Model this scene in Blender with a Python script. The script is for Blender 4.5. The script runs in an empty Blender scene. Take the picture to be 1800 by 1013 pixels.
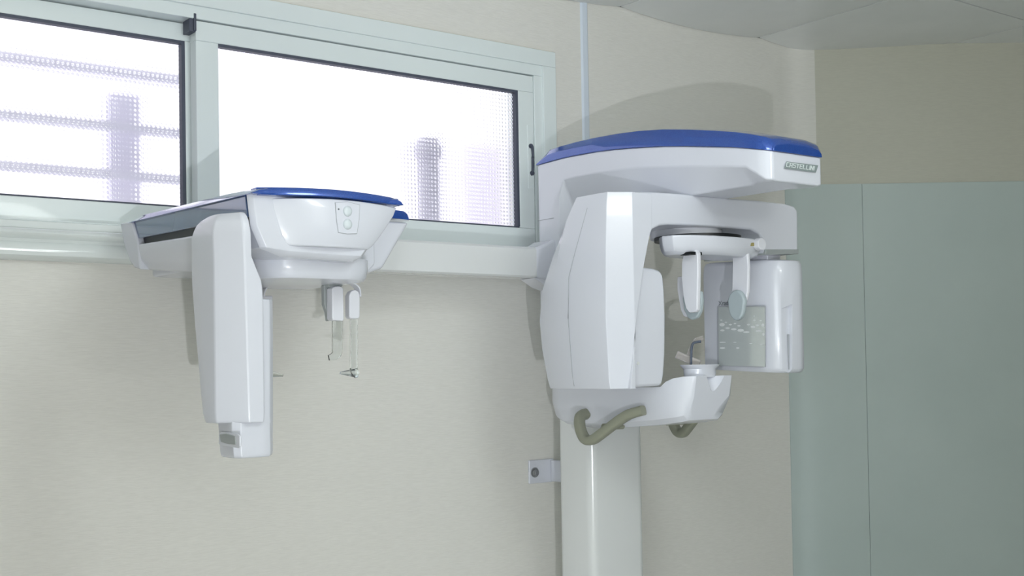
import bpy, bmesh, math, random
from mathutils import Vector, Matrix
random.seed(4)
SC = bpy.context.scene
COL = SC.collection

# ------------------------------------------------------------------ camera
F_PX, PITCH, ROLL, SHIFT_PX = 2144.9, 0.021426, 0.016693, 92.7
EYE = Vector((0, 0, 1.5))
_f = Vector((0, math.cos(PITCH), math.sin(PITCH)))
_u0 = Vector((0, -math.sin(PITCH), math.cos(PITCH)))
_r0 = Vector((1, 0, 0))
_r = _r0*math.cos(ROLL) - _u0*math.sin(ROLL)
_u = _r0*math.sin(ROLL) + _u0*math.cos(ROLL)
cam = bpy.data.cameras.new('camera'); camo = bpy.data.objects.new('camera', cam); COL.objects.link(camo)
camo.matrix_world = Matrix(((_r.x, _u.x, -_f.x, EYE.x), (_r.y, _u.y, -_f.y, EYE.y), (_r.z, _u.z, -_f.z, EYE.z), (0, 0, 0, 1)))
cam.sensor_width = 36; cam.lens = 36*F_PX/1800; cam.shift_y = SHIFT_PX/1800; cam.clip_start = .02
SC.camera = camo

# ------------------------------------------------------------------ light, world, exposure
SC.view_settings.view_transform = 'Standard'; SC.view_settings.look = 'None'
SC.view_settings.exposure = 0.0; SC.view_settings.gamma = 1.0; SC.view_settings.use_curve_mapping = False
W = bpy.data.worlds.new('daylight'); SC.world = W; W.use_nodes = True
W.node_tree.nodes['Background'].inputs[0].default_value = (.93, .93, 1.0, 1)
W.node_tree.nodes['Background'].inputs[1].default_value = 1.5

def lamp(name, kind, loc, power, color, target=None, **kw):
    l = bpy.data.lights.new(name, kind); l.energy = power; l.color = color
    for k, v in kw.items(): setattr(l, k, v)
    o = bpy.data.objects.new(name, l); COL.objects.link(o); o.location = loc
    if target is not None:
        o.rotation_euler = (Vector(target)-Vector(loc)).to_track_quat('-Z', 'Y').to_euler()
    return o
KEY_LOC = (.25, -.45, .99)
lamp('hand_lamp_light', 'POINT', KEY_LOC, 80, (.93, .945, 1.0), shadow_soft_size=.014)
lamp('corridor_fill_light', 'AREA', (-.6, -1.93, 1.5), 29, (.85, .94, 1.0), target=(-.6, 2, 1.5), shape='RECTANGLE', size=1.7, size_y=1.5)  # added soft frontal fill through the doorway, no window known there
lamp('fill_uplight', 'AREA', (1.0, 1.0, 2.15), 9, (.95, .98, .97), target=(.9, 1.5, 3), shape='RECTANGLE', size=.3, size_y=.3)  # added fill thrown at the ceiling, no real fixture here
lamp('fill_uplight_far', 'AREA', (1.6, 1.5, 1.7), 4.6, (.95, .98, .98), target=(1.6, 1.5, 3), shape='RECTANGLE', size=.3, size_y=.3)  # second added fill, evens out the far side of the room
lamp('fill_uplight_left', 'AREA', (-1.35, 1.2, 2.15), 4.5, (.95, .98, .98), target=(-1.3, 1.3, 3), shape='RECTANGLE', size=.3, size_y=.3)  # added fill for the machine's left-facing sides
lamp('ceiling_spot_light', 'AREA', (.6, 1.3, 2.42), 4, (.88, .97, 1.0), target=(-.4, 2.9, 1.2), shape='DISK', size=.4)

# ------------------------------------------------------------------ frames
A = 0.920737
D = Vector((math.sin(A), math.cos(A), 0))          # along the window wall
N = Vector((math.cos(A), -math.sin(A), 0))         # out of the window wall
C0 = Vector((.222, 3.135, 0))                      # column centre
TW = -.256                                         # wall plane in t
CEIL = 2.545
def L(s, t, z): return C0 + D*s + N*t + Vector((0, 0, z+1.5))     # z measured from eye height
def ray(x, y): return _f + _r*((x-900)/F_PX) + _u*((506.5+SHIFT_PX-y)/F_PX)
def PT(x, y, t):
    r = ray(x, y); return EYE + r*(((C0.dot(N))+t)/r.dot(N))
def PS(x, y, s):
    r = ray(x, y); return EYE + r*(((C0.dot(D))+s)/r.dot(D))
def PY(x, y, Y):
    r = ray(x, y); return EYE + r*(Y/r.y)
def st(p): q = p-C0; return q.dot(D), q.dot(N), p.z-1.5

# ------------------------------------------------------------------ materials
def mat(name, col, rough=.5, metal=0, coat=0, trans=0, ior=1.45, emit=None, es=0, alpha=None):
    m = bpy.data.materials.new(name); m.use_nodes = True; b = m.node_tree.nodes['Principled BSDF']
    b.inputs['Base Color'].default_value = (*col, 1); b.inputs['Roughness'].default_value = rough
    b.inputs['Metallic'].default_value = metal; b.inputs['Coat Weight'].default_value = coat
    b.inputs['Coat Roughness'].default_value = .05
    b.inputs['Transmission Weight'].default_value = trans; b.inputs['IOR'].default_value = ior
    if emit: b.inputs['Emission Color'].default_value = (*emit, 1); b.inputs['Emission Strength'].default_value = es
    return m
def nd(m, t, **kw):
    n = m.node_tree.nodes.new(t)
    for k, v in kw.items(): setattr(n, k, v)
    return n
def lk(m, a, b): m.node_tree.links.new(a, b)
def BS(m): return m.node_tree.nodes['Principled BSDF']

def noise_bump(m, scale, strength, dist=.002, vec=(1, 1, 1), rot=0):
    tc = nd(m, 'ShaderNodeTexCoord'); mp = nd(m, 'ShaderNodeMapping'); no = nd(m, 'ShaderNodeTexNoise'); bu = nd(m, 'ShaderNodeBump')
    mp.inputs['Scale'].default_value = vec; mp.inputs['Rotation'].default_value = (0, 0, rot)
    no.inputs['Scale'].default_value = scale; no.inputs['Detail'].default_value = 4
    bu.inputs['Strength'].default_value = strength; bu.inputs['Distance'].default_value = dist
    lk(m, tc.outputs['Object'], mp.inputs[0]); lk(m, mp.outputs[0], no.inputs['Vector']); lk(m, no.outputs[0], bu.inputs['Height'])
    lk(m, bu.outputs[0], BS(m).inputs['Normal'])
    return no, mp
def tint(m, no, c0, c1, lo=.35, hi=.65):
    r = nd(m, 'ShaderNodeValToRGB'); r.color_ramp.elements[0].position = lo; r.color_ramp.elements[1].position = hi
    r.color_ramp.elements[0].color = (*c0, 1); r.color_ramp.elements[1].color = (*c1, 1)
    lk(m, no.outputs[0], r.inputs[0]); lk(m, r.outputs[0], BS(m).inputs['Base Color'])

M = {}
M['wall'] = mat('wall_panel_linen', (.74, .71, .66), .42)
# linen: long horizontal threads, in a frame turned to the wall
no, mp = noise_bump(M['wall'], 9, .35, .0015, (4, 4, 60), 0)
tint(M['wall'], no, (.775, .765, .72), (.82, .81, .765))
M['wall_r'] = mat('wall_shaded_tone', (.66, .655, .57), .5)  # darker, yellower wall tone; the right wall's shade is put into the colour
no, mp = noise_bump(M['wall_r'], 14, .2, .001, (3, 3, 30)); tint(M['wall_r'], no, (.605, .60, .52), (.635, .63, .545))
M['shield'] = mat('blue_grey_panel', (.50, .60, .60), .38)
no, mp = noise_bump(M['shield'], 3, .06, .003); tint(M['shield'], no, (.56, .645, .63), (.59, .675, .66))
M['ceil'] = mat('ceiling_tile', (.66, .67, .66), .55)
no, mp = noise_bump(M['ceil'], 5, .12, .004); tint(M['ceil'], no, (.86, .88, .875), (.90, .915, .91))
M['floor'] = mat('floor_vinyl', (.72, .72, .69), .35); noise_bump(M['floor'], 6, .1)
M['frame'] = mat('window_aluminium_white', (.80, .87, .87), .28, coat=.15); noise_bump(M['frame'], 90, .03, .0004)
M['gasket'] = mat('rubber_gasket', (.075, .085, .12), .5)
M['sill'] = mat('sill_gloss', (.78, .83, .82), .12, coat=.6); noise_bump(M['sill'], 6, .08, .002)
M['plastic'] = mat('gloss_white_plastic', (.70, .72, .785), .24, coat=.25); noise_bump(M['plastic'], 220, .015, .0002)
M['plastic2'] = mat('satin_white_plastic', (.76, .77, .825), .38); noise_bump(M['plastic2'], 220, .02, .0002)
M['steel_white'] = mat('white_powder_coat', (.74, .76, .76), .16, coat=.5); noise_bump(M['steel_white'], 160, .02, .0002)
M['bluegloss'] = mat('blue_metallic_lacquer', (.012, .07, .36), .18, metal=.25, coat=1.0)
no, mp = noise_bump(M['bluegloss'], 900, .03, .0002); tint(M['bluegloss'], no, (.009, .055, .32), (.02, .10, .44), .4, .62)
M['navy'] = mat('dark_blue_lacquer', (.07, .12, .24), .14, metal=.1, coat=1.0)
M['black'] = mat('black_void_plastic', (.008, .01, .012), .4)
M['seam'] = mat('seam_grey', (.42, .44, .47), .5)
M['olive'] = mat('olive_rubber_grip', (.30, .31, .24), .45); noise_bump(M['olive'], 300, .05, .0003)
M['pad'] = mat('pale_blue_pad', (.44, .51, .54), .4)
M['band'] = mat('grey_ring_rubber', (.36, .39, .39), .4)
M['badge'] = mat('badge_grey', (.26, .31, .31), .4)
M['letter'] = mat('badge_lettering', (.72, .78, .78), .4)
M['ink'] = mat('label_ink', (.16, .18, .2), .5)
M['clear'] = mat('clear_acrylic', (.96, .99, .99), .03, trans=1.0, ior=1.49)
M['clearpink'] = mat('clear_pinkish_acrylic', (.95, .90, .91), .12, trans=.85, ior=1.3)
M['mirror'] = mat('hazy_mirror_glass', (.66, .71, .70), .10, metal=.35, coat=.3)
M['frost'] = mat('frosted_etching', (.80, .83, .83), .6)
M['screw'] = mat('zinc_screw', (.42, .43, .44), .35, metal=.9)
M['rod'] = mat('dark_blue_rod', (.05, .07, .11), .35)
M['brass'] = mat('ochre_insert', (.35, .30, .12), .4)
M['button'] = mat('grey_button', (.66, .72, .75), .3, coat=.3)
M['outwall'] = mat('outside_grey', (.84, .81, .93), .8); noise_bump(M['outwall'], 20, .2)
M['lens'] = mat('lamp_lens', (.9, .9, .9), .4, emit=(.95, 1, 1), es=1.2)

# window pane: frosted glass pressed with a grid of small dots
g = mat('dotted_pattern_glass', (.97, .965, .985), .22, trans=1.0, ior=1.22); M['glass'] = g
tc = nd(g, 'ShaderNodeTexCoord'); sx = nd(g, 'ShaderNodeSeparateXYZ'); lk(g, tc.outputs['Object'], sx.inputs[0])
def frac(src):
    a = nd(g, 'ShaderNodeMath', operation='MULTIPLY'); a.inputs[1].default_value = 1/.0105; lk(g, src, a.inputs[0])
    b = nd(g, 'ShaderNodeMath', operation='FRACT'); lk(g, a.outputs[0], b.inputs[0])
    c = nd(g, 'ShaderNodeMath', operation='SUBTRACT'); c.inputs[1].default_value = .5; lk(g, b.outputs[0], c.inputs[0])
    d = nd(g, 'ShaderNodeMath', operation='POWER'); d.inputs[1].default_value = 2; lk(g, c.outputs[0], d.inputs[0]); return d.outputs[0]
ad = nd(g, 'ShaderNodeMath', operation='ADD'); lk(g, frac(sx.outputs[0]), ad.inputs[0]); lk(g, frac(sx.outputs[2]), ad.inputs[1])
mr = nd(g, 'ShaderNodeMapRange'); mr.inputs['From Min'].default_value = .02; mr.inputs['From Max'].default_value = .10
mr.inputs['To Min'].default_value = 1; mr.inputs['To Max'].default_value = 0; lk(g, ad.outputs[0], mr.inputs['Value'])
n2 = nd(g, 'ShaderNodeTexNoise'); n2.inputs['Scale'].default_value = 16; lk(g, tc.outputs['Object'], n2.inputs['Vector'])
m2 = nd(g, 'ShaderNodeMath', operation='MULTIPLY_ADD'); m2.inputs[1].default_value = .5; lk(g, n2.outputs[0], m2.inputs[0]); lk(g, mr.outputs[0], m2.inputs[2])
bu = nd(g, 'ShaderNodeBump'); bu.inputs['Strength'].default_value = .6; bu.inputs['Distance'].default_value = .0014
lk(g, m2.outputs[0], bu.inputs['Height']); lk(g, bu.outputs[0], BS(g).inputs['Normal'])

# ------------------------------------------------------------------ mesh builder (world coordinates in, one object out)
class MB:
    def __init__(self): self.bm = bmesh.new()
    def face_loop(self, pts): return [self.bm.verts.new(p) for p in pts]
    def loft(self, rings, caps=True, closed=True):
        R = [self.face_loop(r) for r in rings]; n = len(R[0])
        for a, b in zip(R, R[1:]):
            for i in range(n if closed else n-1):
                j = (i+1) % n; self.bm.faces.new((a[i], a[j], b[j], b[i]))
        if caps:
            self.bm.faces.new(R[0][::-1]); self.bm.faces.new(R[-1])
        return self
    def prism(self, pts, vec):
        vec = Vector(vec); return self.loft([[Vector(p) for p in pts], [Vector(p)+vec for p in pts]])
    def box(self, s0, s1, t0, t1, z0, z1):
        return self.loft([[L(s0, t0, z), L(s1, t0, z), L(s1, t1, z), L(s0, t1, z)] for z in (z0, z1)])
    def wbox(self, x0, x1, y0, y1, z0, z1):
        return self.loft([[Vector((x0, y0, z)), Vector((x1, y0, z)), Vector((x1, y1, z)), Vector((x0, y1, z))] for z in (z0, z1)])
    def cyl(self, c, axis, r, h, n=24, r2=None):
        axis = Vector(axis).normalized(); q = axis.to_track_quat('Z', 'Y'); r2 = r if r2 is None else r2
        f = lambda rr, k: [Vector(c)+q @ Vector((rr*math.cos(2*math.pi*i/n), rr*math.sin(2*math.pi*i/n), k)) for i in range(n)]
        return self.loft([f(r, 0), f(r2, h)])
    def tube(self, path, rx, ry=None, n=12, up=(0, 0, 1), taper=None):
        ry = rx if ry is None else ry; rings = []; P = [Vector(p) for p in path]
        for i, p in enumerate(P):
            tg = (P[min(i+1, len(P)-1)]-P[max(i-1, 0)]).normalized()
            side = tg.cross(Vector(up));
            if side.length < 1e-4: side = tg.cross(Vector((1, 0, 0)))
            side.normalize(); v = side.cross(tg).normalized(); k = taper[i] if taper else 1
            ring = []
            for j in range(n):
                a = 2*math.pi*j/n; ca, sa = math.cos(a), math.sin(a)
                e = .6   # squircle
                ring.append(p+side*(rx*k*math.copysign(abs(ca)**e, ca))+v*(ry*k*math.copysign(abs(sa)**e, sa)))
            rings.append(ring)
        return self.loft(rings)
    def build(self, name, m, root=None, bevel=0, seg=3, sub=0, ang=32, smooth=True, loc=None, cut=None):
        bm = self.bm; bmesh.ops.recalc_face_normals(bm, faces=bm.faces)
        org = Vector(loc) if loc is not None else (root.matrix_world.translation if root is not None else Vector((0, 0, 0)))
        # children of a part share its origin
        if root is not None and loc is None: org = Vector(root['_o']) if '_o' in root else Vector(root.location)
        for v in bm.verts: v.co -= org
        me = bpy.data.meshes.new(name); bm.to_mesh(me); bm.free(); me.materials.append(m)
        o = bpy.data.objects.new(name, me); COL.objects.link(o)
        if cut:
            for cb in cut:
                bmesh.ops.recalc_face_normals(cb.bm, faces=cb.bm.faces)
                for v in cb.bm.verts: v.co -= org
                cm = bpy.data.meshes.new('cut'); cb.bm.to_mesh(cm); cb.bm.free(); co = bpy.data.objects.new('cut', cm); COL.objects.link(co)
                md = o.modifiers.new('b', 'BOOLEAN'); md.operation = 'DIFFERENCE'; md.object = co; md.solver = 'EXACT'
                bpy.context.view_layer.update()
                nm = bpy.data.meshes.new_from_object(o.evaluated_get(bpy.context.evaluated_depsgraph_get()))
                o.modifiers.clear(); o.data = nm; nm.name = name; bpy.data.objects.remove(co)
        if root is not None: o.parent = root; o['_o'] = tuple(org)
        else: o.location = org; o['_o'] = tuple(org)
        if bevel:
            md = o.modifiers.new('bevel', 'BEVEL'); md.width = bevel; md.segments = seg; md.limit_method = 'ANGLE'; md.angle_limit = math.radians(ang); md.harden_normals = False
        if sub:
            md = o.modifiers.new('sub', 'SUBSURF'); md.levels = sub; md.render_levels = sub
        if smooth:
            for p in o.data.polygons: p.use_smooth = True
            if not sub:
                if bevel:
                    md = o.modifiers.new('wn', 'WEIGHTED_NORMAL'); md.keep_sharp = True
                else:
                    o.data.set_sharp_from_angle(angle=math.radians(40))
        return o
def thing(name, label, cat, loc, group=None, kind=None):
    o = bpy.data.objects.new(name, None); COL.objects.link(o); o.location = loc; o['_o'] = tuple(loc)
    if label: o['label'] = label; o['category'] = cat
    if group: o['group'] = group
    if kind: o['kind'] = kind
    return o
def struct(o): o['kind'] = 'structure'; return o
def lerp(pts, x):
    for (a, b), (c, d) in zip(pts, pts[1:]):
        if x <= c: return b+(d-b)*max(0, (x-a))/(c-a)
    return pts[-1][1]
def smooth_path(P, k=4):
    P = [Vector(p) for p in P]; out = []
    for i in range(len(P)-1):
        p0 = P[max(i-1, 0)]; p1 = P[i]; p2 = P[i+1]; p3 = P[min(i+2, len(P)-1)]
        for j in range(k):
            t = j/k
            out.append(.5*((2*p1)+(p2-p0)*t+(2*p0-5*p1+4*p2-p3)*t*t+(3*p1-p0-3*p2+p3)*t**3))
    out.append(P[-1]); return out
def rounded(cx, cy, hx, hy, r, k=5):
    out = []
    for sx_, sy_, a0 in ((1, 1, 0), (-1, 1, 90), (-1, -1, 180), (1, -1, 270)):
        for i in range(k+1):
            a = math.radians(a0+90*i/k); out.append((cx+sx_*(hx-r)+r*math.cos(a), cy+sy_*(hy-r)+r*math.sin(a)))
    return out

# ------------------------------------------------------------------ room shell
YR = 4.01; YP = .85
SC_ = (4.01-(C0+N*TW).y)/D.y                              # s where the window wall meets the right wall
S0 = (YP-(C0+N*TW).y)/D.y                                 # s where it meets the added doorway wall
WX0, WX1, WZ0, WZ1 = -1.86, .03, .318, .832               # window opening
m = MB(); th = .16
for (a, b, z0, z1) in ((S0-.25, WX0, -1.5, 1.045), (WX1, SC_, -1.5, 1.045), (WX0, WX1, -1.5, WZ0), (WX0, WX1, WZ1, 1.045)):
    m.box(a, b, TW-th, TW, z0, z1)
struct(m.build('wall_left', M['wall'], smooth=False))
XJ = KEY_LOC[0]+(.985-KEY_LOC[0])*(YP-KEY_LOC[1])/(YR-KEY_LOC[1])     # unseen jamb edge, set to block the hand lamp from the right wall
# right wall with a softly rounded corner
m = MB(); Pc = C0+N*TW+D*SC_; q = .065
prof = [Vector((3.6, YR, 0)), Vector((Pc.x+q, YR, 0))]
a0 = Pc+Vector((q, 0, 0)); a1 = Pc-D*q
for i in range(1, 9):
    t = i/8; prof.append(a0*(1-t)**2+Pc*2*t*(1-t)+a1*t*t)
prof = [Vector((p.x, p.y, 0)) for p in prof]
back = [Vector((p.x-.0, p.y+.14, 0)) for p in prof]
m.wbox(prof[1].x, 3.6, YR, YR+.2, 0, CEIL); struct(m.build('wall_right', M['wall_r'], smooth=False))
m = MB(); cr = prof[1:]+[Vector((prof[-1].x-.02, prof[-1].y+.2, 0)), Vector((prof[1].x, YR+.2, 0))]
m.loft([cr, [p+Vector((0, 0, CEIL)) for p in cr]]); struct(m.build('wall_corner', M['wall'], ang=40))
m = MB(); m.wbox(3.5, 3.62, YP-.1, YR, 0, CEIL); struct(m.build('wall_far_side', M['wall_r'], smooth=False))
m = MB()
m.wbox(XJ, 3.5, YP-.1, YP, 0, CEIL); m.wbox(-3.4, -.41, YP-.1, YP, 0, CEIL); m.wbox(-.41, XJ, YP-.1, YP, 2.12, CEIL)  # added out-of-view wall, its jambs cut the light entering the room
struct(m.build('wall_doorway_blocker', M['wall_r'], smooth=False))
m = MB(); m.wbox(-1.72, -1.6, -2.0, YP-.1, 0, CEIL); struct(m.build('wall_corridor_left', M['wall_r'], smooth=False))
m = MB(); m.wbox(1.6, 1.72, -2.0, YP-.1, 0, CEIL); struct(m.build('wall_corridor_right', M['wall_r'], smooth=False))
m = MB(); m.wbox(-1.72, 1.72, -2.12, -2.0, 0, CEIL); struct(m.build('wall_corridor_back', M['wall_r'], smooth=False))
_a = L(S0-.2, TW-.10, -1.5); _b = L(SC_+.06, TW-.10, -1.5)
OUTL = [Vector((_a.x, _a.y, 0)), Vector((_b.x, _b.y, 0)), Vector((3.6, YR+.12, 0)), Vector((3.6, -2.1, 0)), Vector((_a.x, -2.1, 0))]
m = MB(); m.prism([p-Vector((0, 0, .06)) for p in OUTL], (0, 0, .06)); struct(m.build('floor', M['floor'], smooth=False))
# ceiling: 0.6 m square tiles laid from the window wall, each sagging a little between its corners
m = MB(); T0 = .331; K = 8
random.seed(11)
for i in range(-10, 8):
    for j in range(0, 10):
        s0 = T0+.6*i; t0 = TW+.6*j
        c = C0+D*(s0+.3)+N*(t0+.3)
        if c.y > 4.7 or c.y < -2.6 or c.x < -3.9 or c.x > 4.3: continue
        sag = .017 if j == 0 else random.uniform(.002, .008)
        gpx = .003; V = {}
        for a in range(K+1):
            for b in range(K+1):
                uu, vv = a/K, b/K
                dz = -sag*4*uu*(1-uu)*((1-vv)**1.5 if j == 0 else 4*vv*(1-vv))
                if j == -1: dz = 0
                V[a, b] = m.bm.verts.new(L(s0+gpx+(.6-2*gpx)*uu, t0+gpx+(.6-2*gpx)*vv, 1.045+dz))
        for a in range(K):
            for b in range(K): m.bm.faces.new((V[a, b], V[a+1, b], V[a+1, b+1], V[a, b+1]))
        for seq in ([(a, 0) for a in range(K+1)], [(a, K) for a in range(K+1)], [(0, b) for b in range(K+1)], [(K, b) for b in range(K+1)]):
            up = [m.bm.verts.new(V[k].co+Vector((0, 0, .01))) for k in seq]
            for x in range(K): m.bm.faces.new((V[seq[x]], V[seq[x+1]], up[x+1], up[x]))
m.prism([p+Vector((0, 0, CEIL+.012)) for p in OUTL], (0, 0, .07))
ceil = struct(m.build('ceiling', M['ceil'], smooth=False))
M['ceil_gap'] = mat('ceiling_joint_shadow_grey', (.20, .21, .20), .8); noise_bump(M['ceil_gap'], 30, .1); ceil.data.materials.append(M['ceil_gap'])
for p in list(ceil.data.polygons)[-len(OUTL)-2:]: p.material_index = 1

# joint cover strip on the window wall
m = MB(); m.loft([[L(.178, TW, z), L(.183, TW+.005, z), L(.200, TW+.005, z), L(.206, TW, z)] for z in (-1.5, 1.04)])
M['strip'] = mat('joint_strip_plastic', (.70, .77, .86), .35); noise_bump(M['strip'], 60, .03)
struct(m.build('trim_1', M['strip'], smooth=False))
# window sill moulding running along under the window
m = MB(); prf = [(TW, .319), (TW+.010, .319), (TW+.013, .304), (TW+.026, .302), (TW+.033, .298), (TW+.036, .292), (TW+.033, .286), (TW+.022, .281), (TW+.020, .275),
                 (TW+.030, .268), (TW+.034, .256), (TW+.032, .246), (TW+.022, .239), (TW, .237)]
m.loft([[L(s, t, z) for t, z in prf] for s in (-1.95, -.02)])
struct(m.build('trim_2', M['sill']))
# pale blue-grey sheets on the right wall, two sheets with a butt joint
def sheet(name, x0, x1, zt):
    m = MB(); m.wbox(x0, x1, YR-.006, YR, .02, zt); return struct(m.build(name, M['shield'], bevel=.001, seg=1))
def wx(px, py): return PY(px, py, YR-.006)
ztop = wx(1515, 323).z
xl = max(wx(1392, 860).x, Pc.x-.10)
sheet('trim_4', wx(1523, 660).x, 3.49, ztop)
# left sheet bends around the soft corner
m = MB(); off = Vector((0, -.005, 0)); xs = wx(1523, 660).x-.0012
face = [p for p in prof[1:] if p.x > xl-.02]
pts_f = [Vector((xs, YR-.006, 0))]+[p+Vector((.000, -.006, 0)) for p in face]
pts_b = [Vector((xs, YR+.002, 0))]+[p+Vector((.0, .002, 0)) for p in face]
ring = pts_f+pts_b[::-1]
m.loft([[p+Vector((0, 0, .02)) for p in ring], [p+Vector((0, 0, ztop)) for p in ring]])
struct(m.build('trim_3', M['shield'], bevel=0, ang=40))

# ------------------------------------------------------------------ window_1
win = bpy.data.objects.new('window_1', None); COL.objects.link(win); win.location = L(-.9, TW, .32); win['_o'] = tuple(win.location); win['kind'] = 'structure'
def ringbox(s0, s1, z0, z1, w, t0, t1, wb=None, wl=None, wr=None):
    m = MB(); wb = w if wb is None else wb; wl = w if wl is None else wl; wr = w if wr is None else wr
    m.box(s0, s1, t0, t1, z1-w, z1); m.box(s0, s1, t0, t1, z0, z0+wb) if wb else None
    m.box(s0, s0+wl, t0, t1, z0+wb, z1-w) if wl else None; m.box(s1-wr, s1, t0, t1, z0+wb, z1-w) if wr else None
    return m
ringbox(-1.93, .075, .3, .872, .043, TW, TW+.013, wb=0, wl=.07, wr=.046).build('architrave', M['frame'], win, bevel=.002)
ringbox(WX0, WX1+.001, .319, .832, .032, TW-.10, TW+.007, wb=.004, wl=.02, wr=.030).build('outer_frame', M['frame'], win, bevel=.002)
def sash(s0, s1, t0, t1, wl, wr, ztop, zglass, zbg, zbot, gask_left, name):
    o = ringbox(s0, s1, zbot, ztop, ztop-zglass, t0, t1, wb=zbg-zbot, wl=wl, wr=wr).build(name, M['frame'], win, bevel=.002)
    g0, g1 = s0+wl, s1-wr
    gm = MB(); tg = t1-.009
    gm.box(g0, g1, tg-.01, t1-.0015, zglass-.0065, zglass+.001)
    gm.box(g0, g1, tg-.01, t1-.004, zbg-.001, zbg+.004)
    gm.box(g1-.008, g1+.001, tg-.01, t1-.0015, zbg+.004, zglass-.0065)
    if gask_left: gm.box(g0-.001, g0+.003, tg-.01, t1-.004, zbg+.004, zglass-.0065)
    gm.build('gasket', M['gasket'], o, smooth=False)
    pm = MB(); pm.box(g0, g1, tg-.008, tg-.004, zbg, zglass); pn = pm.build('pane', M['glass'], o, smooth=False)
    # turn the pane's own axes along the wall so that its dot grid runs level
    ang = math.atan2(D.y, D.x); me = pn.data; me.transform(Matrix.Rotation(-ang, 4, 'Z')); pn.rotation_euler = (0, 0, ang)
    return o
sash(-1.80, -.93, TW-.075, TW-.035, .05, .052, .797, .757, .375, .325, False, 'rear_sash')
rs = sash(-.972, .0, TW-.030, TW+.004, .054, .052, .797, .752, .377, .322, False, 'front_sash')
m = MB(); m.box(-.023, -.004, TW+.003, TW+.0055, .487, .66); m.build('latch_plate', M['frame'], rs, bevel=.001)
m = MB(); m.tube(smooth_path([L(-.016, TW+.005, .606), L(-.013, TW+.012, .600), L(-.013, TW+.014, .57), L(-.013, TW+.012, .532), L(-.012, TW+.005, .526)]), .0026, .004)
m.cyl(L(-.014, TW+.004, .603), N, .0062, .006); m.cyl(L(-.011, TW+.004, .529), N, .0062, .006)
m.build('pull_handle', M['gasket'], rs)
m = MB(); m.box(-.987, -.972, TW-.034, TW+.004, .770, .800); m.box(-.978, -.9715, TW-.034, TW+.008, .772, .812)
m.build('stop_clip', M['gasket'], win, bevel=.0015)

M['sealant'] = mat('aged_sealant', (.66, .62, .44), .6); noise_bump(M['sealant'], 60, .2)
m = MB(); m.box(-1.93, .0775, TW, TW+.005, .872, .8745); m.box(.075, .0775, TW, TW+.005, .33, .872)
m.build('sealant', M['sealant'], win, smooth=False)

# what stands outside, seen only as blur through the pressed glass
gr = thing('window_grille', 'grey horizontal bars outside behind the dotted left window pane', 'window grille', L(-1.4, TW-.32, .2))
for py in (100, 201, 291):
    z = st(PT(0, py, TW-.25))[2]; m = MB(); m.box(-2.3, -.86, TW-.26, TW-.24, z-.011, z+.011); m.build('bar', M['outwall'], gr)
ux0, ux1 = st(PT(190, 250, TW-.30))[0], st(PT(245, 250, TW-.30))[0]
m = MB(); m.box(ux0, ux1, TW-.31, TW-.29, -.2, st(PT(215, 165, TW-.30))[2]); m.build('upright', M['outwall'], gr)
pp = thing('drain_pipe', 'dark upright pipe outside blurred behind the right window pane', 'pipe', L(-.27, TW-.28, -1.4))
ps = st(PT(752, 300, TW-.2)); pz = st(PT(752, 245, TW-.2))[2]; M['outdark'] = mat('outside_dark_grey', (.66, .63, .73), .8); noise_bump(M['outdark'], 20, .2)
m = MB(); m.cyl(L(ps[0], TW-.2, -1.4), (0, 0, 1), .032, 1.4+pz); m.build('pipe', M['outdark'], pp)
m = MB(); m.cyl(L(ps[0], TW-.2, pz-.05), (0, 0, 1), .040, .03); m.build('coupling', M['outdark'], pp)
p2 = thing('wall_post', 'pale post outside behind the right end of the right window pane', 'post', L(-.05, TW-.3, -1.4))
q0, q1 = st(PT(822, 300, TW-.45)), st(PT(885, 255, TW-.45))
m = MB(); m.box(q0[0], q1[0], TW-.50, TW-.45, -1.4, q1[2]); m.build('post', M['outwall'], p2, bevel=.01)

# ------------------------------------------------------------------ ceiling lamps and the small working lamp
def ceiling_lamp(x, y, z, sx, sy, label):
    o = thing('ceiling_light', label, 'ceiling light', (x, y, z))
    m = MB(); m.wbox(x-sx-.03, x+sx+.03, y-sy-.03, y+sy+.03, z+.004, z+.035); m.build('housing', M['frame'], o, bevel=.003)
    m = MB(); m.wbox(x-sx, x+sx, y-sy, y+sy, z, z+.004); m.build('diffuser', M['lens'], o)
ceiling_lamp(.62, 1.28, 2.50, .2, .2, 'square ceiling light just inside the doorway')
wn = struct(thing('fill_panel', None, None, (-.6, -1.98, .75)))  # added glowing panel in window form, unseen behind the camera
m = MB(); m.wbox(-1.45, .25, -1.972, -1.960, .75, 2.25); m.build('pane', M['lens'], wn)
m = MB(); m.wbox(-1.5, .3, -1.999, -1.974, .70, 2.30); m.build('fill_panel_frame', M['frame'], wn)
ceiling_lamp(0, -1.1, 2.42, .6, .3, 'added square ceiling light in the unseen corridor behind the doorway')  # glowing panel added as fill behind the camera

# ==================================================================  PANORAMIC MACHINE
pm_ = thing('panoramic_xray_machine', 'tall white panoramic dental x-ray machine with blue-capped overhead arm and grey column', 'x-ray machine', L(0, 0, -1.5))
W_ = M['plastic']
# column
m = MB(); pl = rounded(0, 0, .09, .067, .022, 6)
m.loft([[L(s, t, z) for s, t in pl] for z in (-1.46, .3)]); m.build('column', M['steel_white'], pm_)
m = MB(); pl = rounded(0, .06, .22, .25, .05, 6); m.loft([[L(s, t, z) for s, t in pl] for z in (-1.5, -1.462)]); m.build('base_plate', M['steel_white'], pm_, bevel=.006)
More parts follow.
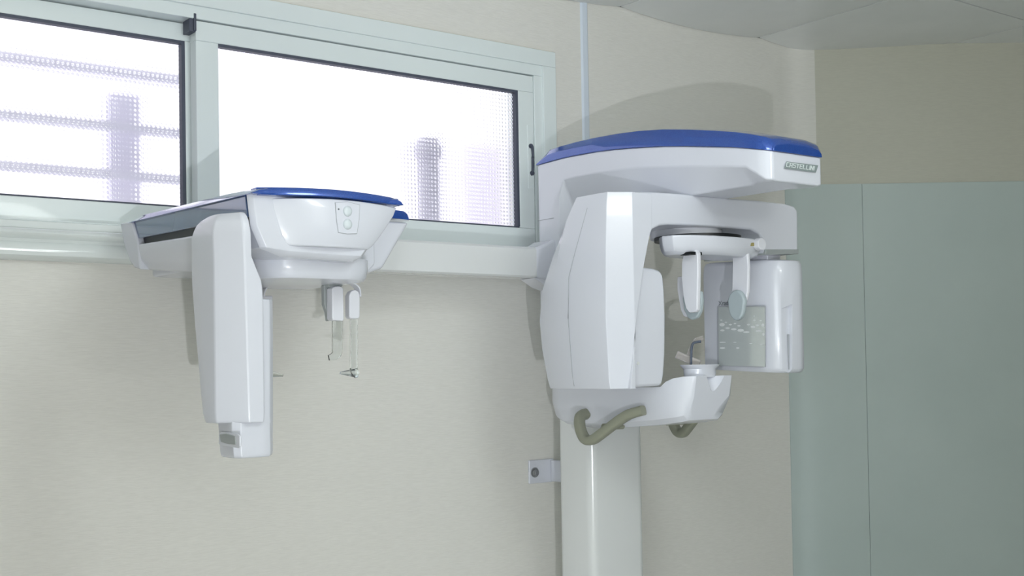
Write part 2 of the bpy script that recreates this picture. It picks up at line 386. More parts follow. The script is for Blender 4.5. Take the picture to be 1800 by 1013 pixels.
# wall bracket
m = MB(); m.box(-.038, .05, TW, TW+.007, -.318, -.254); m.box(.036, .05, TW+.007, -.066, -.316, -.257)
br = m.build('wall_bracket', W_, pm_, bevel=.003)
m = MB(); m.cyl(L(-.020, TW+.007, -.288), N, .0135, .0025); m.cyl(L(-.020, TW+.0095, -.288), N, .0085, .005, n=24, r2=.007)
for k in (0,):
    m.box(-.0225, -.0175, TW+.0145, TW+.0152, -.2935, -.2825)
m.build('screw', M['screw'], br)
# carriage that climbs the column
m = MB(); pl = rounded(0, -.005, .098, .080, .03, 5); m.loft([[L(s, t, z) for s, t in pl] for z in (-.10, .30)]); m.build('carriage', W_, pm_, bevel=.005)

# overhead arm
SEAM = [(-.115, .524), (0, .5275), (.144, .523), (.26, .512), (.377, .498), (.567, .466), (.645, .449), (.67, .444)]
EDGE = [(-.115, .16), (-.048, .16), (-.036, .30), (-.026, .44), (-.01, .474), (.121, .473), (.25, .466), (.356, .454), (.50, .434), (.60, .419), (.625, .403), (.645, .387), (.67, .387)]
BOT = [(-.115, .15), (-.048, .15), (-.036, .22), (-.026, .34), (-.01, .388), (.60, .384), (.67, .383)]
WID = [(-.115, .098), (-.10, .10), (.60, .10), (.62, .099), (.640, .094), (.650, .086), (.655, .078)]
WB = [(-.115, .096), (-.048, .096), (-.01, .058), (.58, .058), (.61, .074), (.635, .082), (.655, .068)]
ts = [-.115, -.10, -.048, -.036, -.026, -.01, .03, .08, .12, .18, .24, .30, .36, .42, .48, .54, .58, .60, .612, .625, .635, .645, .652, .656]
m = MB(); rings = []
for t in ts:
    w = lerp(WID, t); wb = lerp(WB, t); zs = lerp(SEAM, t); ze = lerp(EDGE, t); zb = lerp(BOT, t)
    rings.append([L(-w, t, zs), L(-w, t, ze), L(-wb, t, zb), L(wb, t, zb), L(w, t, ze), L(w, t, zs)])
m.loft(rings); arm = m.build('overhead_arm', W_, pm_, bevel=.007, seg=3, ang=25)
m = MB(); rings = []
for t in [-.121, -.119, -.10, -.07, -.03, .03, .10, .18, .26, .34, .42, .50, .56, .60, .625, .640, .650, .656, .660]:
    w = lerp(WID, t)+.0025; zs = lerp(SEAM, t)
    h = lerp([(-.121, .008), (-.119, .010), (-.07, .034), (.06, .037), (.30, .042), (.50, .037), (.60, .032), (.645, .028), (.655, .022), (.660, .014)], t)
    rings.append([L(-w, t, zs), L(-w+.002, t, zs+h*.55), L(-w+.012, t, zs+h), L(-w+.05, t, zs+h+.006), L(w-.05, t, zs+h+.006), L(w-.012, t, zs+h), L(w-.002, t, zs+h*.55), L(w, t, zs)])
m.loft(rings); cover = m.build('blue_cover', M['bluegloss'], arm, bevel=.003, seg=2, ang=25); cover['label'] = 'glossy metallic blue top cover'
# joint line at the foot of the arm
m = MB(); m.box(-.1012, -.09, -.116, -.05, .3785, .3795); m.build('joint_line', M['seam'], arm, smooth=False)

# name badge: slanted grey plate and stroked capitals
GL = {'C': [[(3, 5), (0, 5), (0, 0), (3, 0)]], 'A': [[(0, 0), (0, 5), (3, 5), (3, 0)], [(0, 2.2), (3, 2.2)]],
      'S': [[(3, 5), (0, 5), (0, 2.6), (3, 2.6), (3, 0), (0, 0)]], 'T': [[(-.2, 5), (3.2, 5)], [(1.5, 5), (1.5, 0)]],
      'E': [[(3, 5), (0, 5), (0, 0), (3, 0)], [(0, 2.6), (2.6, 2.6)]], 'L': [[(0, 5), (0, 0), (2.7, 0)]], 'I': [[(0, 5), (0, 0)]],
      'N': [[(0, 0), (0, 5), (3, 0), (3, 5)]]}
def letters(mb, text, org, ux, uz, nn, h, gap=1.35, th=.85, shear=.22, depth=.0006):
    k = h/5; x = 0
    for ch in text:
        for st_ in GL[ch]:
            for (a, b), (c, d) in zip(st_, st_[1:]):
                dx, dy = c-a, d-b; ln = math.hypot(dx, dy); ex, ey = dx/ln*th/2, dy/ln*th/2; px_, py_ = -dy/ln*th/2, dx/ln*th/2
                q = [(a-ex+px_, b-ey+py_), (c+ex+px_, d+ey+py_), (c+ex-px_, d+ey-py_), (a-ex-px_, b-ey-py_)]
                mb.prism([org+ux*((x+u+v*shear)*k)+uz*(v*k)+nn*.0008 for u, v in q], nn*depth)
        x += (0 if ch == 'I' else 3)+gap+(.3 if ch == 'L' else .4)*.5
    return x*k
def on_tip(px, py): return PT(px, py, .659)
m = MB(); b0, b1, b2, b3 = on_tip(1378, 296), on_tip(1382, 284), on_tip(1438, 291), on_tip(1434, 303.5)
m.prism([b0, b1, b2, b3], N*.0012); bd = m.build('name_badge', M['badge'], arm, bevel=.0006, seg=1)
ux = (b3-b0).normalized(); uz = Vector((0, 0, 1)); uz = (uz-ux*uz.dot(ux)).normalized()
hgt = (b1-b0).length*.50
m = MB(); wln = letters(MB(), 'CASTELLINI', Vector((0, 0, 0)), Vector((1, 0, 0)), Vector((0, 0, 1)), Vector((0, 1, 0)), hgt)
avail = (b3-b0).length*.90
m = MB(); letters(m, 'CASTELLINI', b0+ux*((b3-b0).length*.055)+uz*(b1-b0).length*.24+N*.0006, ux*(avail/wln), uz, N, hgt)
m.build('lettering', M['letter'], arm, smooth=False)

# rotating gantry: hub, beam, generator housing, detector housing
m = MB(); m.cyl(L(0, .30, .372), (0, 0, 1), .075, .024, 40); m.build('rotation_hub', M['black'], pm_)
front = [(1117, 337), (1160, 338), (1200, 341), (1250, 345.5), (1300, 350), (1345, 354), (1380, 358), (1396, 362), (1402.5, 370), (1403, 380), (1403, 446), (1345, 449),
         (1343, 430), (1336, 412), (1321, 404), (1280, 401), (1240, 398.5), (1200, 396), (1175, 395), (1160, 397), (1148, 403), (1140, 418), (1136, 440), (1117, 440)]
pf = [PT(x, y, .40) for x, y in front]
m = MB(); m.prism(pf, -N*.20); beam = m.build('gantry_beam', W_, pm_, bevel=.006, seg=3, ang=35)
m = MB(); q = [PT(x, y, .4025) for x, y in ((1346, 438.5), (1404.5, 438.5), (1404.5, 446.5), (1346, 448))]
m.prism(q, -N*.205); m.build('grey_band', M['band'], beam, bevel=.002)
m = MB(); m.box(.240, .290, .25, .36, .245, .28); m.build('detector_neck', M['plastic2'], pm_, bevel=.004)

def s3(z): return lerp([(-.06, -.263), (-.047, -.262), (.102, -.241), (.215, -.217), (.278, -.199), (.302, -.190), (.40, -.186)], z)
TB = [(-.055, .156), (-.046, .152), (.04, .134), (.106, .130), (.176, .139), (.255, .180), (.34, .236), (.377, .258)]
BUL = [(-.055, -.006), (-.03, .0), (.106, .010), (.25, .004), (.36, -.004), (.377, -.008)]
m = MB(); rings = []
for z in (-.052, -.048, -.03, .0, .04, .08, .106, .14, .176, .21, .255, .28, .302, .33, .355, .370, .379):
    tb = lerp(TB, z); b = lerp(BUL, z); si = s3(z)
    rings.append([L(-.262, tb+.0, z), L(-.290-b*.6, tb, z), L(-.303-b, (.252+tb)/2 if tb < .24 else tb+.012, z), L(-.305-b, max(.255, tb+.02), z), L(-.306-b, .31, z), L(-.300-b*.6, .374, z), L(-.247, .402, z), L(si, .402, z), L(si, .33, z)])
m.loft(rings); gen = m.build('generator_housing', W_, pm_, bevel=.006, seg=3, ang=22)
m = MB(); pts = []
for z in (-.046, -.02, .02, .06, .106, .15, .2, .25, .30, .35): 
    b = lerp(BUL, z); pts.append(L(-.3055-b-.0004, .2585+(.0 if z < .2 else (z-.2)*.38), z))
m.tube(pts, .0006, .0006, n=6); m.build('shell_seam', M['seam'], gen)
# inner cheek of the generator
inner = [(1100, 470), (1128, 469.5), (1150, 472), (1161, 476), (1166.5, 484), (1169, 510), (1171, 560), (1170.5, 620), (1168, 660), (1165, 676), (1160, 678.5), (1100, 683)]
pf = [PT(x, y, .376) for x, y in inner]
m = MB(); m.prism(pf, -N*.19); m.build('inner_cheek', W_, gen, bevel=.008, seg=4, ang=35)
m = MB(); m.cyl(PT(1121, 639, .376), N, .004, .0015, 16); m.build('screw_cap', M['steel_white'], gen)

# detector housing
plan = [(.21, .172), (.212, .26), (.216, .33), (.224, .375), (.240, .398), (.262, .409), (.290, .413), (.307, .411), (.318, .400), (.325, .37), (.325, .172)]
m = MB(); rings = []
for z, k, sh in ((-.026, .90, 0), (-.022, .965, 0), (-.014, 1, 0), (.10, 1, 0), (.22, 1, 0), (.240, .985, 0), (.248, .95, 0), (.251, .88, 0)):
    cx, cy = .268, .30
    rings.append([L(cx+(s-cx)*k, cy+(t-cy)*k, z+(.006*(.41-t)/.24 if z > 0 else (.41-t)*.045)) for s, t in plan])
m.loft(rings)
cw = [PT(x, y, .425) for x, y in ((1369, 561), (1372, 553), (1401, 534), (1401, 672), (1369, 672))]
cb = MB(); cb.prism(cw, -N*.026)
det = m.build('detector_housing', W_, pm_, cut=[cb])
md = det.modifiers.new('bevel', 'BEVEL'); md.width = .0015; md.segments = 2; md.limit_method = 'ANGLE'; md.angle_limit = math.radians(40)
m = MB(); q = [PT(x, y, .4005) for x, y in ((1383.5, 588), (1387, 588), (1388.5, 650), (1386, 650))]; m.prism(q, N*.0015); m.build('slot', M['seam'], det, smooth=False)
# mirror let into the inner face, with a fine dark edge and etched flecks
def on_in(px, py, e=0.0): return PS(px, py, .2085-e)
# inner face bows slightly, so the plate stands on its own small frame
m = MB(); m.prism([PS(x, y, .2105) for x, y in ((1262.2, 538.8), (1346, 538.0), (1346, 645.6), (1262.8, 643.5))], -D*.003); mf = m.build('mirror_frame', M['seam'], det, smooth=False)
m = MB(); m.prism([PS(x, y, .2078) for x, y in ((1263.3, 540.3), (1344.6, 539.6), (1345.2, 644.8), (1264, 642.6))], -D*.001); nf = len(m.bm.faces)
fl = [(1268, 563, 2, 1.5), (1267, 571, 5, 3.2), (1276, 567, 2.5, 1.4), (1284, 571, 3, 1.5), (1292, 569, 2.4, 1.2), (1299, 573, 3, 1.5), (1279, 577, 4, 1.8), (1290, 579, 5, 2), (1302, 581, 6, 2.6),
      (1316, 571, 3.4, 1.6), (1324, 575, 4.6, 2.2), (1331, 572, 3.6, 1.6), (1326, 563, 2.6, 1.6), (1326, 556, 1.5, 1), (1337, 564, 2.3, 1.3), (1341, 572, 3, 3), (1270, 581, 4, 1.8), (1334, 582, 6, 2),
      (1343, 588, 2, 3), (1312, 584, 6, 1.6), (1270, 602, 6, 1), (1270, 612, 5, 1.6), (1297, 612, 3, 1.3), (1292, 602, 3, .8), (1339, 606, 4, 1), (1320, 604, 3, 1)]
for x, y, a, b in fl:
    x = min(max(x, 1264.5+a), 1344-a)
    m.prism([PS(x+a*math.cos(k*math.pi/4), y+b*math.sin(k*math.pi/4), .2067) for k in range(8)], -D*.0004)
mi = m.build('mirror', M['mirror'], det, smooth=False); mi.data.materials.append(M['frost'])
for p in mi.data.polygons:
    if p.index >= nf: p.material_index = 1
def txt(body, size, pos, ux, uz, mname, name, parent, bold=0.0, depth=.0003):
    cu = bpy.data.curves.new('t', 'FONT'); cu.body = body; cu.size = size; cu.extrude = depth; cu.offset = bold
    o = bpy.data.objects.new('t', cu); COL.objects.link(o); bpy.context.view_layer.update()
    me = bpy.data.meshes.new_from_object(o.evaluated_get(bpy.context.evaluated_depsgraph_get())); bpy.data.objects.remove(o)
    nn = ux.cross(uz)
    org = Vector(parent['_o'])
    for v in me.vertices: v.co = Vector(pos)+ux*v.co.x+uz*v.co.y+nn*v.co.z-org
    me.materials.clear(); me.materials.append(M[mname]); o = bpy.data.objects.new(name, me); COL.objects.link(o); o.parent = parent; o['_o'] = tuple(org); return o
# D points away from the camera on this face; the label reads along +N
txt('Xradius', .0165, PS(1263, 537.5, .2090), N, Vector((0, 0, 1)), 'ink', 'model_lettering', det)

# head support hanging under the hub
m = MB(); m.cyl(L(.02, .30, .2980), (0, 0, 1), .085, .02, 48); m.build('support_neck', M['plastic2'], pm_)
m = MB(); m.cyl(L(.02, .338, .2895), (0, 0, 1), .102, .009, 48); m.build('support_hub', M['black'], pm_)
def plate_ring(z, k):
    pts = [(-.080, .33), (-.120, .352), (-.138, .380), (-.132, .408), (-.10, .430), (-.04, .447), (.03, .450), (.09, .444), (.135, .432), (.158, .415), (.165, .385), (.150, .33)]
    cx, cy = .0, .34
    return [L(cx+(s-cx)*k, cy+(t-cy)*(k if t > .35 else 1), z) for s, t in pts]
m = MB(); m.loft([plate_ring(z, k) for z, k in ((.247, .80), (.249, .86), (.256, .93), (.268, .975), (.286, 1.0), (.290, .985))])
hs = m.build('head_support', W_, pm_, bevel=.002, seg=2)
kp = PT(1331, 430, .437)
m = MB(); m.cyl(kp, N, .0150, .016, 28, r2=.0142); kn = m.build('adjusting_knob', M['plastic2'], hs, bevel=.002)
m = MB(); q = [PT(x, y, .4400) for x, y in ((1318, 427), (1324, 427), (1324, 433), (1318, 433))]; m.prism(q, N*.003); m.build('indicator', M['brass'], hs)
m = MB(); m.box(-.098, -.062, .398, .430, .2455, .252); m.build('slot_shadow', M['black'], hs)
# temple arms: near and far, each with a soft pad inside
def temple(s, pts, pad, label=None):
    P = [PS(x, y, s) for x, y in pts]; m = MB(); m.prism(P, D*(.012 if s < 0 else .010)); a = m.build('temple_arm', M['plastic2'], pm_, bevel=.003, seg=3)
    return a
near = [(1203, 438), (1222, 439), (1226, 445), (1226.5, 480), (1225.5, 520), (1225, 545), (1222, 549), (1211, 550), (1205, 543), (1200, 520), (1197.5, 490), (1198, 462)]
ta = temple(-.082, near, None)
padp = [(1199, 525), (1200.5, 512), (1231, 512), (1232.5, 530), (1230, 548), (1224, 559), (1215, 563), (1208, 559), (1202, 546)]
m = MB(); P = [PS(x, y, -.066) for x, y in padp]; m.prism(P, D*.012); m.build('temple_pad', M['pad'], ta, bevel=.004)
far = [(1287, 440), (1313, 440), (1315, 470), (1314, 512), (1310, 530), (1289, 530), (1286, 512), (1287, 470)]
tb_ = temple(.083, far, None)
padf = [(1300 + 15.5*math.cos(a)*(1.0 if math.sin(a) < 0 else .88), 537+27*math.sin(a)) for a in [i*math.pi/12 for i in range(24)]]
m = MB(); P = [PS(x, y, .083) for x, y in padf]; m.prism(P, -D*.014); m.build('temple_pad', M['pad'], tb_, bevel=.005, seg=4)
m = MB(); P = [PS(x, y, -.02) for x, y in ((1190, 487), (1196, 486), (1204, 490), (1207, 540), (1207, 558), (1201, 556), (1196, 545), (1190, 510))]; m.prism(P, D*.02); m.build('forehead_rest', M['plastic2'], pm_, bevel=.003)

# chin support arm with handles
R = []
for t, w, zb, zt in ((-.082, .080, -.126, -.050), (-.075, .095, -.134, -.050), (-.055, .106, -.143, -.050), (-.02, .116, -.151, -.052), (.08, .122, -.154, -.053), (.16, .120, -.152, -.053), (.24, .110, -.146, -.053),
                     (.30, .103, -.141, -.053), (.325, .099, -.138, -.052), (.340, .096, -.136, -.040), (.356, .090, -.134, -.033), (.375, .078, -.130, -.029), (.395, .066, -.125, -.028), (.402, .058, -.122, -.028)):
    f_ = 0 if t < .37 else -(t-.37)*.9; wk = lerp([(.30, .72), (.37, .60), (.402, .30)], t); wj = lerp([(.30, .90), (.37, .78), (.402, .48)], t)
    R.append([L(-w, t, zt), L(-w*1.0, t+f_*.3, (zt+zb)/2), L(-w*.90, t+f_*.8, zb+.012), L(-w*.72, t+f_, zb), L(w*wk, t+f_, zb), L(w*wj, t+f_*.8, zb+.012), L(w, t+f_*.3, (zt+zb)/2), L(w, t, zt)])
m = MB(); m.loft(R)
cb = MB(); cb.cyl(L(.004, .402, -.072), Vector((0, 0, 1)), .006, .06, 32, r2=.038)
chin = m.build('chin_support_arm', W_, pm_, cut=[cb])
md = chin.modifiers.new('bevel', 'BEVEL'); md.width = .005; md.segments = 3; md.limit_method = 'ANGLE'; md.angle_limit = math.radians(30)
md = chin.modifiers.new('wn', 'WEIGHTED_NORMAL')
# chin cup: block with a thin flared rim
cc = (.004, .352)
def arc(rx, ry, z, n=24): return [L(cc[0]+rx*math.cos(2*math.pi*i/n), cc[1]+ry*math.sin(2*math.pi*i/n), z) for i in range(n)]
m = MB(); m.loft([arc(.040, .034, -.031), arc(.041, .035, -.012), arc(.048, .040, -.006), arc(.050, .042, -.002), arc(.044, .036, -.004)]); cup = m.build('chin_cup', W_, pm_, bevel=0)
rp = [PY(1214.5, 646, 2.86), PY(1215, 625, 2.86), PY(1216, 610, 2.86), PY(1219, 603.5, 2.86), PY(1225, 601.5, 2.86), PY(1232, 600.5, 2.86)]
m = MB(); m.tube(smooth_path(rp, 5), .0030, n=10); m.build('bite_rod', M['rod'], cup)
m = MB(); m.tube([PY(1189, 623, 2.88), PY(1200, 628, 2.88), PY(1230, 640, 2.88)], .006, .009, n=12)
m.prism([PY(x, y, 2.89) for x, y in ((1206, 626), (1213, 608), (1222, 594), (1231, 592), (1236, 590), (1237, 598), (1229, 600), (1220, 606), (1217, 630))], (0, .004, 0))
m.build('clear_chin_guard', M['clearpink'], cup, bevel=.001)
# side handles
HPX = [(1031, 728, .140), (1021, 731, .160), (1018.5, 742, .170), (1021, 757, .172), (1027, 770, .172), (1034, 774.5, .171), (1043, 773, .168), (1056, 764, .162), (1075, 749.5, .153), (1092, 737, .145), (1108, 728, .137), (1131, 721.5, .127)]
HPL = [(w,)+st(PS(x, y, -w))[1:] for x, y, w in HPX]
for sgn, dt in ((-1, 0), (1, -.034)):
    P = [L(sgn*w, t+dt, z) for w, t, z in HPL]
    m = MB(); m.tube(smooth_path(P, 4), .0115, .0125, n=16, up=D); h = m.build('side_handle', M['olive'], pm_)
    m = MB(); m.cyl(L(sgn*.09, .185+dt, -.146), D*sgn, .008, .062, 16); m.build('handle_bracket', M['olive'], h)

# ==================================================================  CEPHALOMETRIC UNIT
ce = thing('cephalometric_unit', 'white blue-topped head x-ray unit hanging on a horizontal boom before the window', 'x-ray unit', L(-.95, .15, -.15))
m = MB(); bz = [(-.122, .228), (-.118, .2245), (-.058, .2245), (-.052, .229), (-.052, .296), (-.058, .302), (-.118, .302), (-.122, .297)]
m.loft([[L(s, t, z) for t, z in bz] for s in (-.86, -.150)]); boom = m.build('boom', M['steel_white'], ce, bevel=.001)
m = MB(); rg = []
for s, e, zt in ((-.158, .0, .0), (-.150, .002, .002), (-.128, .004, .010), (-.108, .006, .020), (-.098, .006, .022)):
    rg.append([L(s, t+(e if t > -.09 else -e), z+(e if z < .26 else zt)*(-1 if z < .26 else 1)) for t, z in bz])
m.loft(rg); m.build('boom_collar', W_, boom, bevel=.002)
m = MB(); m.prism([L(-.165, -.054, .224), L(-.128, -.054, .224), L(-.098, -.054, .224), L(-.098, -.054, .196), L(-.125, -.054, .203), L(-.145, -.054, .214)], -N*.06); m.build('boom_gusset', M['plastic2'], boom, bevel=.002)

# housing: rear body, end wall, lower tray and front block, one white shell
def trayz(t): return lerp([(-.16, .2745), (-.106, .2665), (.19, .2565), (.443, .252)], t)
m = MB(); rings = []
for t in (-.105, 0, .12, .25, .30):
    zb = lerp([(-.15, .218), (-.1, .213), (.10, .194), (.25, .186), (.35, .186)], t); z2 = trayz(t)
    rings.append([L(-1.165, t, z2), L(-1.160, t, zb+.02), L(-1.145, t, zb), L(-.86, t, zb), L(-.84, t, zb+.02), L(-.84, t, z2)])
m.loft(rings)
hsg = m.build('lower_tray', W_, ce, bevel=.005, seg=3)
m = MB(); ep = [PS(x, y, -1.165) for x, y in ((211, 392), (231, 389), (242, 428), (246, 474), (236, 471), (228, 460), (217, 428))]
m.prism(ep, D*.30); m.build('end_wall', W_, ce, bevel=.004)
# wide rear shoulder on the boom side
m = MB(); rings = []
for t in (-.12, .0, .12, .205, .225):
    e = 0 if t < .21 else .01
    rings.append([L(-1.13, t, .305), L(-1.13, t, .20), L(-.80+e*-1, t, .196), L(-.770-e, t, .206), L(-.705-e, t, .303)])
m.loft(rings); m.build('rear_shoulder', W_, ce, bevel=.006)
# front block with the control face
def fr(x, y, t): return PT(x, y, t)
m = MB(); rings = []
top = .3075
def fring(t, g):   # g shrinks towards the front rim
    a_ = 0 if t > .413 else .034
    return [L(-1.166+g+a_, t, top-g*.3), L(-1.160+g+a_*.3, t, .252), L(-1.142+g, t, .214), L(-1.10+g, t, .200+g), L(-.955-g, t, .197+g), L(-.935-g, t, .207), L(-.862-g, t, top-g*.3)]
m.loft([fring(.20, 0), fring(.34, 0), fring(.412, 0), fring(.414, .001), fring(.419, .004), fring(.424, .010)])
fb = m.build('front_block', W_, ce, bevel=.006, seg=3, ang=20)
# raised, crowned control face
def crown(z, k): return z
m = MB(); cols = 12; rowz = [(.301, -1.122, -.866), (.285, -1.120, -.873), (.262, -1.113, -.890), (.240, -1.106, -.907), (.226, -1.098, -.920), (.219, -1.09, -.93)]
rings = []
for z, sa, sb in rowz:
    r = []
    for i in range(cols+1):
        u_ = i/cols; s = sa+(sb-sa)*u_; r.append(L(s, .424+.022*math.sin(math.pi*min(1, max(0, u_)))**.8*(1 if z > .23 else .75), z+(.004*math.sin(math.pi*u_) if z > .3 else 0)))
    r += [L(sb, .40, z), L(sa, .40, z)]
    rings.append(r)
m.loft(rings); cf = m.build('control_face', W_, fb, bevel=.003, seg=2, ang=35)
def cfp(px, py, e=0):  # point on the crowned face
    t = .44
    for _ in range(6):
        p = PT(px, py, t); s = st(p)[0]; u_ = min(1, max(0, (s+1.115)/(.235))); t = .424+.022*math.sin(math.pi*u_)**.8
    return PT(px, py, t+e)
m = MB(); kp = [(588, 356), (610, 354.5), (632, 360), (631, 385), (627, 411.5), (610, 412), (593.5, 409.5), (590, 385)]
P = [cfp(x, y, -.001) for x, y in kp]; m.prism(P, N*.0022); m.build('keypad_frame', M['seam'], fb, bevel=.0008)
m = MB(); ctr = (610, 384); P = [cfp(ctr[0]+(x-ctr[0])*.955, ctr[1]+(y-ctr[1])*.97, -.001) for x, y in kp]; m.prism(P, N*.0027); m.build('keypad', W_, fb, bevel=.0006)
for cx, cy in ((610.5, 371.5), (610.5, 394.5)):
    c = cfp(cx, cy, .0012); m = MB()
    f2 = lambda k, e: [c+D*(.0095*k*math.cos(a)*(1 if abs(math.cos(a)) < .5 else .95))+Vector((0, 0, .0095*k*math.sin(a)))+N*e for a in [i*math.pi/12+.01 for i in range(24)]]
    m.loft([f2(1, 0), f2(.97, .002), f2(.75, .004), f2(.4, .005)]); m.build('push_button', M['button'], fb)
m = MB(); m.cyl(cfp(595, 368, .0012), N, .0016, .001, 12); m.build('indicator', M['ink'], fb)
# blue top and the glossy slate side skirt with its black track
m = MB(); rings = []
for t in (-.153, -.150, -.12, .0, .15, .30, .40, .425, .434, .437):
    h = lerp([(-.153, .003), (-.150, .006), (-.12, .018), (.30, .018), (.425, .014), (.434, .010), (.437, .004)], t); z0 = lerp([(-.153, .3155), (.43, .3045)], t)
    sb = -.70 if t < .21 else -.860; bl = 0
    rings.append([L(-1.167, t, z0), L(-1.150, t, z0+h*.75), L(-1.135, t, z0+h), L(sb-.012, t, z0+h), L(sb-.003, t, z0+h*.7), L(sb+.002, t, z0)])
    if t == .15:
        for tt, sbb in ((.205, -.702), (.222, -.712), (.232, -.745), (.24, -.856)):
            z0 = lerp([(-.153, .3155), (.43, .3045)], tt)
            rings.append([L(-1.167, tt, z0), L(-1.150, tt, z0+h*.75), L(-1.135, tt, z0+h), L(sbb-.012, tt, z0+h), L(sbb-.003, tt, z0+h*.7), L(sbb+.002, tt, z0)])
m.loft(rings)
# crowned lip above the control face
lip = []
for k in range(13):
    u_ = k/12; s = -1.150+(.288)*u_; lip.append((s, .428+.024*math.sin(math.pi*u_)**.8))
rg = []
for z, e in ((.3035, 0), (.312, -.001), (.318, -.006)):
    rg.append([L(s, t+e, z+.0035*math.sin(math.pi*k/12)) for k, (s, t) in enumerate(lip)]+[L(-.862, .40, z), L(-1.150, .40, z)])
m.loft(rg)
tc_ = m.build('blue_cover', M['bluegloss'], ce, bevel=.0015, seg=2, ang=35); tc_['label'] = 'glossy metallic blue top cover'
m = MB(); sk = [PS(x, y, -1.160) for x, y in ((230, 391), (431, 344), (435, 381.5), (242, 419.5))]; m.prism(sk, D*.02); m.build('side_skirt', M['navy'], ce, bevel=.0015)
m = MB(); sk = [PS(x, y, -1.150) for x, y in ((240, 410), (440, 373), (442, 398), (246, 434))]; m.prism(sk, D*.03); m.build('track', M['black'], ce)
# rotating turret under the block
E0 = L(-.925, .20, 0); ec = (st(E0)[0], st(E0)[1])
def tring(z, e): return [L(s, t, z) for s, t in rounded(-.992, .235, .118-e, .148-e, .075-e, 8)]
m = MB(); m.loft([tring(.207, 0), tring(.190, .0), tring(.174, .003), tring(.1675, .008), tring(.1655, .02)]); tu = m.build('turret', W_, ce)
# ear rods and nasion support below the turret
HC = Vector((-.39, 2.45, 0))
def H(dx, dy, z): return Vector((HC.x+dx, HC.y+dy, z+1.5))
m = MB(); m.prism([PT(x, y, .275) for x, y in ((577, 488), (603, 488), (603, 501), (599, 506), (580, 506), (577, 501))], -N*.02); m.build('adapter', M['band'], tu, bevel=.001)
def at(px, py, t): return PT(px, py, t)
Yn = .285
# nasion holder
na = MB(); na.prism([at(x, y, Yn) for x, y in ((584, 507), (589, 503.5), (598, 503), (604, 507), (605, 563), (602, 564.5), (586, 563.5), (584, 560))], -N*.022)
nh = na.build('nasion_holder', M['plastic2'], ce, bevel=.003)
m = MB(); m.prism([at(x, y, Yn-.024) for x, y in ((569.5, 501), (578, 499), (585, 503), (585, 564), (577, 565), (575, 550), (570, 535))], -N*.012); m.build('side_plate', M['band'], nh, bevel=.002)
m = MB(); P = [(592.5, 563), (592.5, 600), (592.5, 615), (591, 622), (586, 627), (578, 629.5)]
for off_ in (0,):
    pth = smooth_path([at(x, y, Yn-.01) for x, y in P], 4); n_ = len(pth); rg = []
    for i, p in enumerate(pth):
        tg = (pth[min(i+1, n_-1)]-pth[max(i-1, 0)]).normalized(); nx = tg.cross(N).normalized()
        w = .0105 if i < n_*.55 else .0105*(1-.6*(i-n_*.55)/(n_*.45))
        rg.append([p+nx*w+N*.002, p+nx*w-N*.002, p-nx*w-N*.002, p-nx*w+N*.002])
    m.loft(rg)
m.build('nasion_rod', M['clear'], nh, smooth=False)
# ear rods: curved carrier, white clamp, clear rod with conical tip
def ear(side, x0, label=None):
    sg = side; Ye = .219 if side > 0 else .131
    c = MB()
    if sg > 0: cp = [(598, 497, Ye+.02), (610, 497.5, Ye+.01), (620, 500, Ye), (627, 506, Ye), (629.5, 514, Ye), (630, 522, Ye)]
    else: cp = [(513, 499, Ye+.02), (495, 498.5, Ye+.01), (478, 500, Ye), (467, 506, Ye), (462, 514, Ye), (460.5, 522, Ye)]
    pth = smooth_path([at(*q) for q in cp], 4)
    rg = []
    for i, p in enumerate(pth):
        tg = (pth[min(i+1, len(pth)-1)]-pth[max(i-1, 0)]).normalized(); nx = tg.cross(N).normalized()
        rg.append([p+nx*.0012+N*.010, p+nx*.0012-N*.010, p-nx*.0012-N*.010, p-nx*.0012+N*.010])
    c.loft(rg); ca = c.build('ear_rod_carrier', M['plastic2'], ce)
    if sg > 0: bx = [(614, 520), (617, 513), (624, 509), (631, 513), (633, 520), (633, 558), (630, 560.5), (617, 560.5), (614, 557)]
    else: bx = [(459, 521), (484, 521), (484.5, 560), (484, 700), (460, 700)]
    if sg < 0: bx = [(460, 520), (480, 520), (480, 560), (476, 561), (462, 561), (460, 557)]
    c = MB(); c.prism([at(x, y, Ye+.008) for x, y in bx], -N*.018); c.build('ear_rod_clamp', M['plastic2'], ca, bevel=.003)
    if sg > 0: x1, x2, tip, ax = 617.5, 629, 598, 1
    else: x1, x2, tip, ax = 462, 474, 497, -1
    c = MB(); c.prism([at(x, y, Ye) for x, y in ((x1, 559), (x2, 559), (x2, 662), (x2-3, 665) if sg > 0 else (x2, 664), (x1, 655))], -N*.006)
    base = at(x2-2 if sg > 0 else x1+2, 656, Ye-.003); tipp = at(tip, 656 if sg > 0 else 660, Ye-.003)
    c.cyl(base, tipp-base, .0098, (tipp-base).length, 20, r2=.0024)
    c.build('ear_rod', M['clear'], ca, smooth=False)
ear(1, 0); ear(-1, 0)

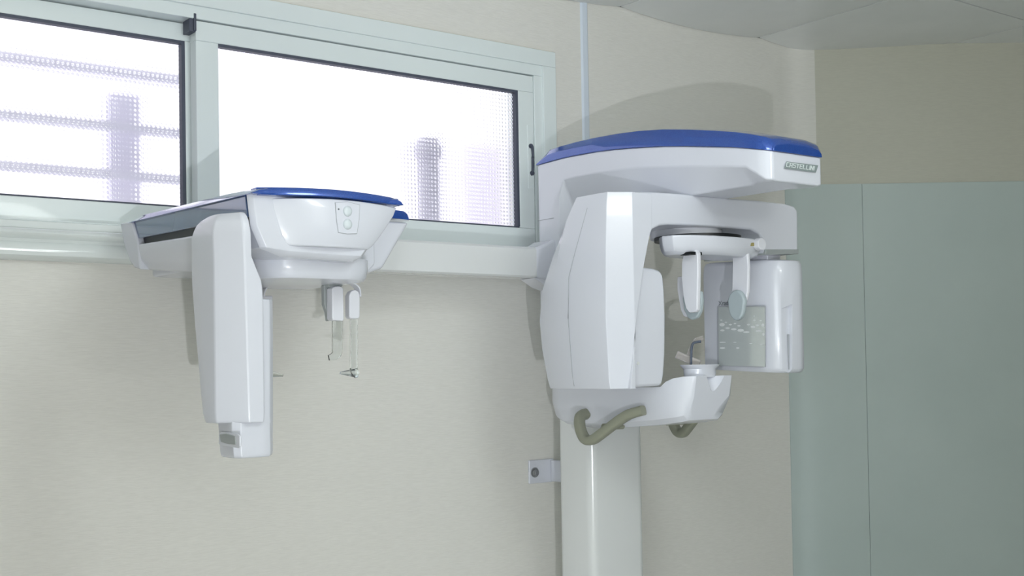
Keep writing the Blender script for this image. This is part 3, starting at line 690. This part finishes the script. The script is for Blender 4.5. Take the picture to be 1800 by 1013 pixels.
# scanning sensor hanging on the outer side
def sr(z):
    tb = lerp([(-.10, .368), (-.06, .352), (0.0, .342), (.08, .326), (.16, .314), (.235, .314), (.255, .322), (.265, .336), (.272, .355)], z)
    e = lerp([(-.10, .008), (-.088, .002), (-.075, 0), (.18, 0), (.235, .0), (.255, .004), (.265, .010), (.272, .018)], z)
    si = lerp([(-.10, -1.150), (.135, -1.150), (.155, -1.153), (.195, -1.170), (.272, -1.172)], z)
    t1 = lerp([(-.10, .405), (.20, .405), (.272, .400)], z)
    sc = lerp([(-.10, -1.178), (.0, -1.180), (.2, -1.184), (.272, -1.188)], z)
    return [L(-1.224+e, tb, z), L(-1.226+e, (tb+t1)/2, z), L(-1.222+e, t1-e*.3, z), L(sc+e*.2, .446-e*.8, z), L(si-e*.2, .446-e*.8, z), L(si-e*.2, tb, z)]
m = MB(); m.loft([sr(z) for z in (-.088, -.082, -.07, -.03, .0, .04, .08, .12, .14, .155, .175, .195, .215, .235, .248, .257, .264, .269, .272)])
sen = m.build('sensor_carrier', W_, ce, bevel=.006, seg=3, ang=20)
def sb(z, e=0):
    sL = lerp([(-.15, -1.198), (-.10, -1.202)], z)
    return [L(sL+e, .37, z), L(sL+e, .425-e, z), L(-1.188+e, .434-e, z), L(-1.150, .434-e, z), L(-1.132, .428-e, z), L(-1.120-e, .414-e, z), L(-1.120-e, .345, z), L(-1.15, .345, z)]
m = MB(); m.loft([sb(-.148, .004), sb(-.145, .001), sb(-.138, 0), sb(-.09), sb(-.080, .003)]); m.build('sensor_base', W_, sen, bevel=.004, ang=25)
m = MB(); rg = []
for z, w in ((-.135, .0015), (-.08, 0), (.0, -.001), (.06, -.002), (.124, -.002)):
    rg.append([L(-1.156, .4345, z), L(-1.1325-w, .4285, z), L(-1.119-w, .4145, z), L(-1.119-w, .346, z), L(-1.150, .346, z)])
m.loft(rg); m.build('sensor_cassette', W_, sen, bevel=.003)
# release catch on the foot of the sensor
q = lambda x, y, e: PS(x, y, -1.2020-e)
m = MB(); m.prism([q(x, y, 0) for x, y in ((388, 762), (392, 759), (420, 762), (425, 766), (425, 785), (421, 788), (392, 784), (388, 781))], -D*.004); m.build('catch_surround', W_, sen, bevel=.002)
m = MB(); m.prism([q(x, y, .003) for x, y in ((388, 764), (400, 762.5), (415, 767), (416, 782), (402, 781), (390, 777))], -D*.0025); m.build('release_catch', M['band'], sen, bevel=.001)

for o in bpy.data.objects:
    if '_o' in o: del o['_o']
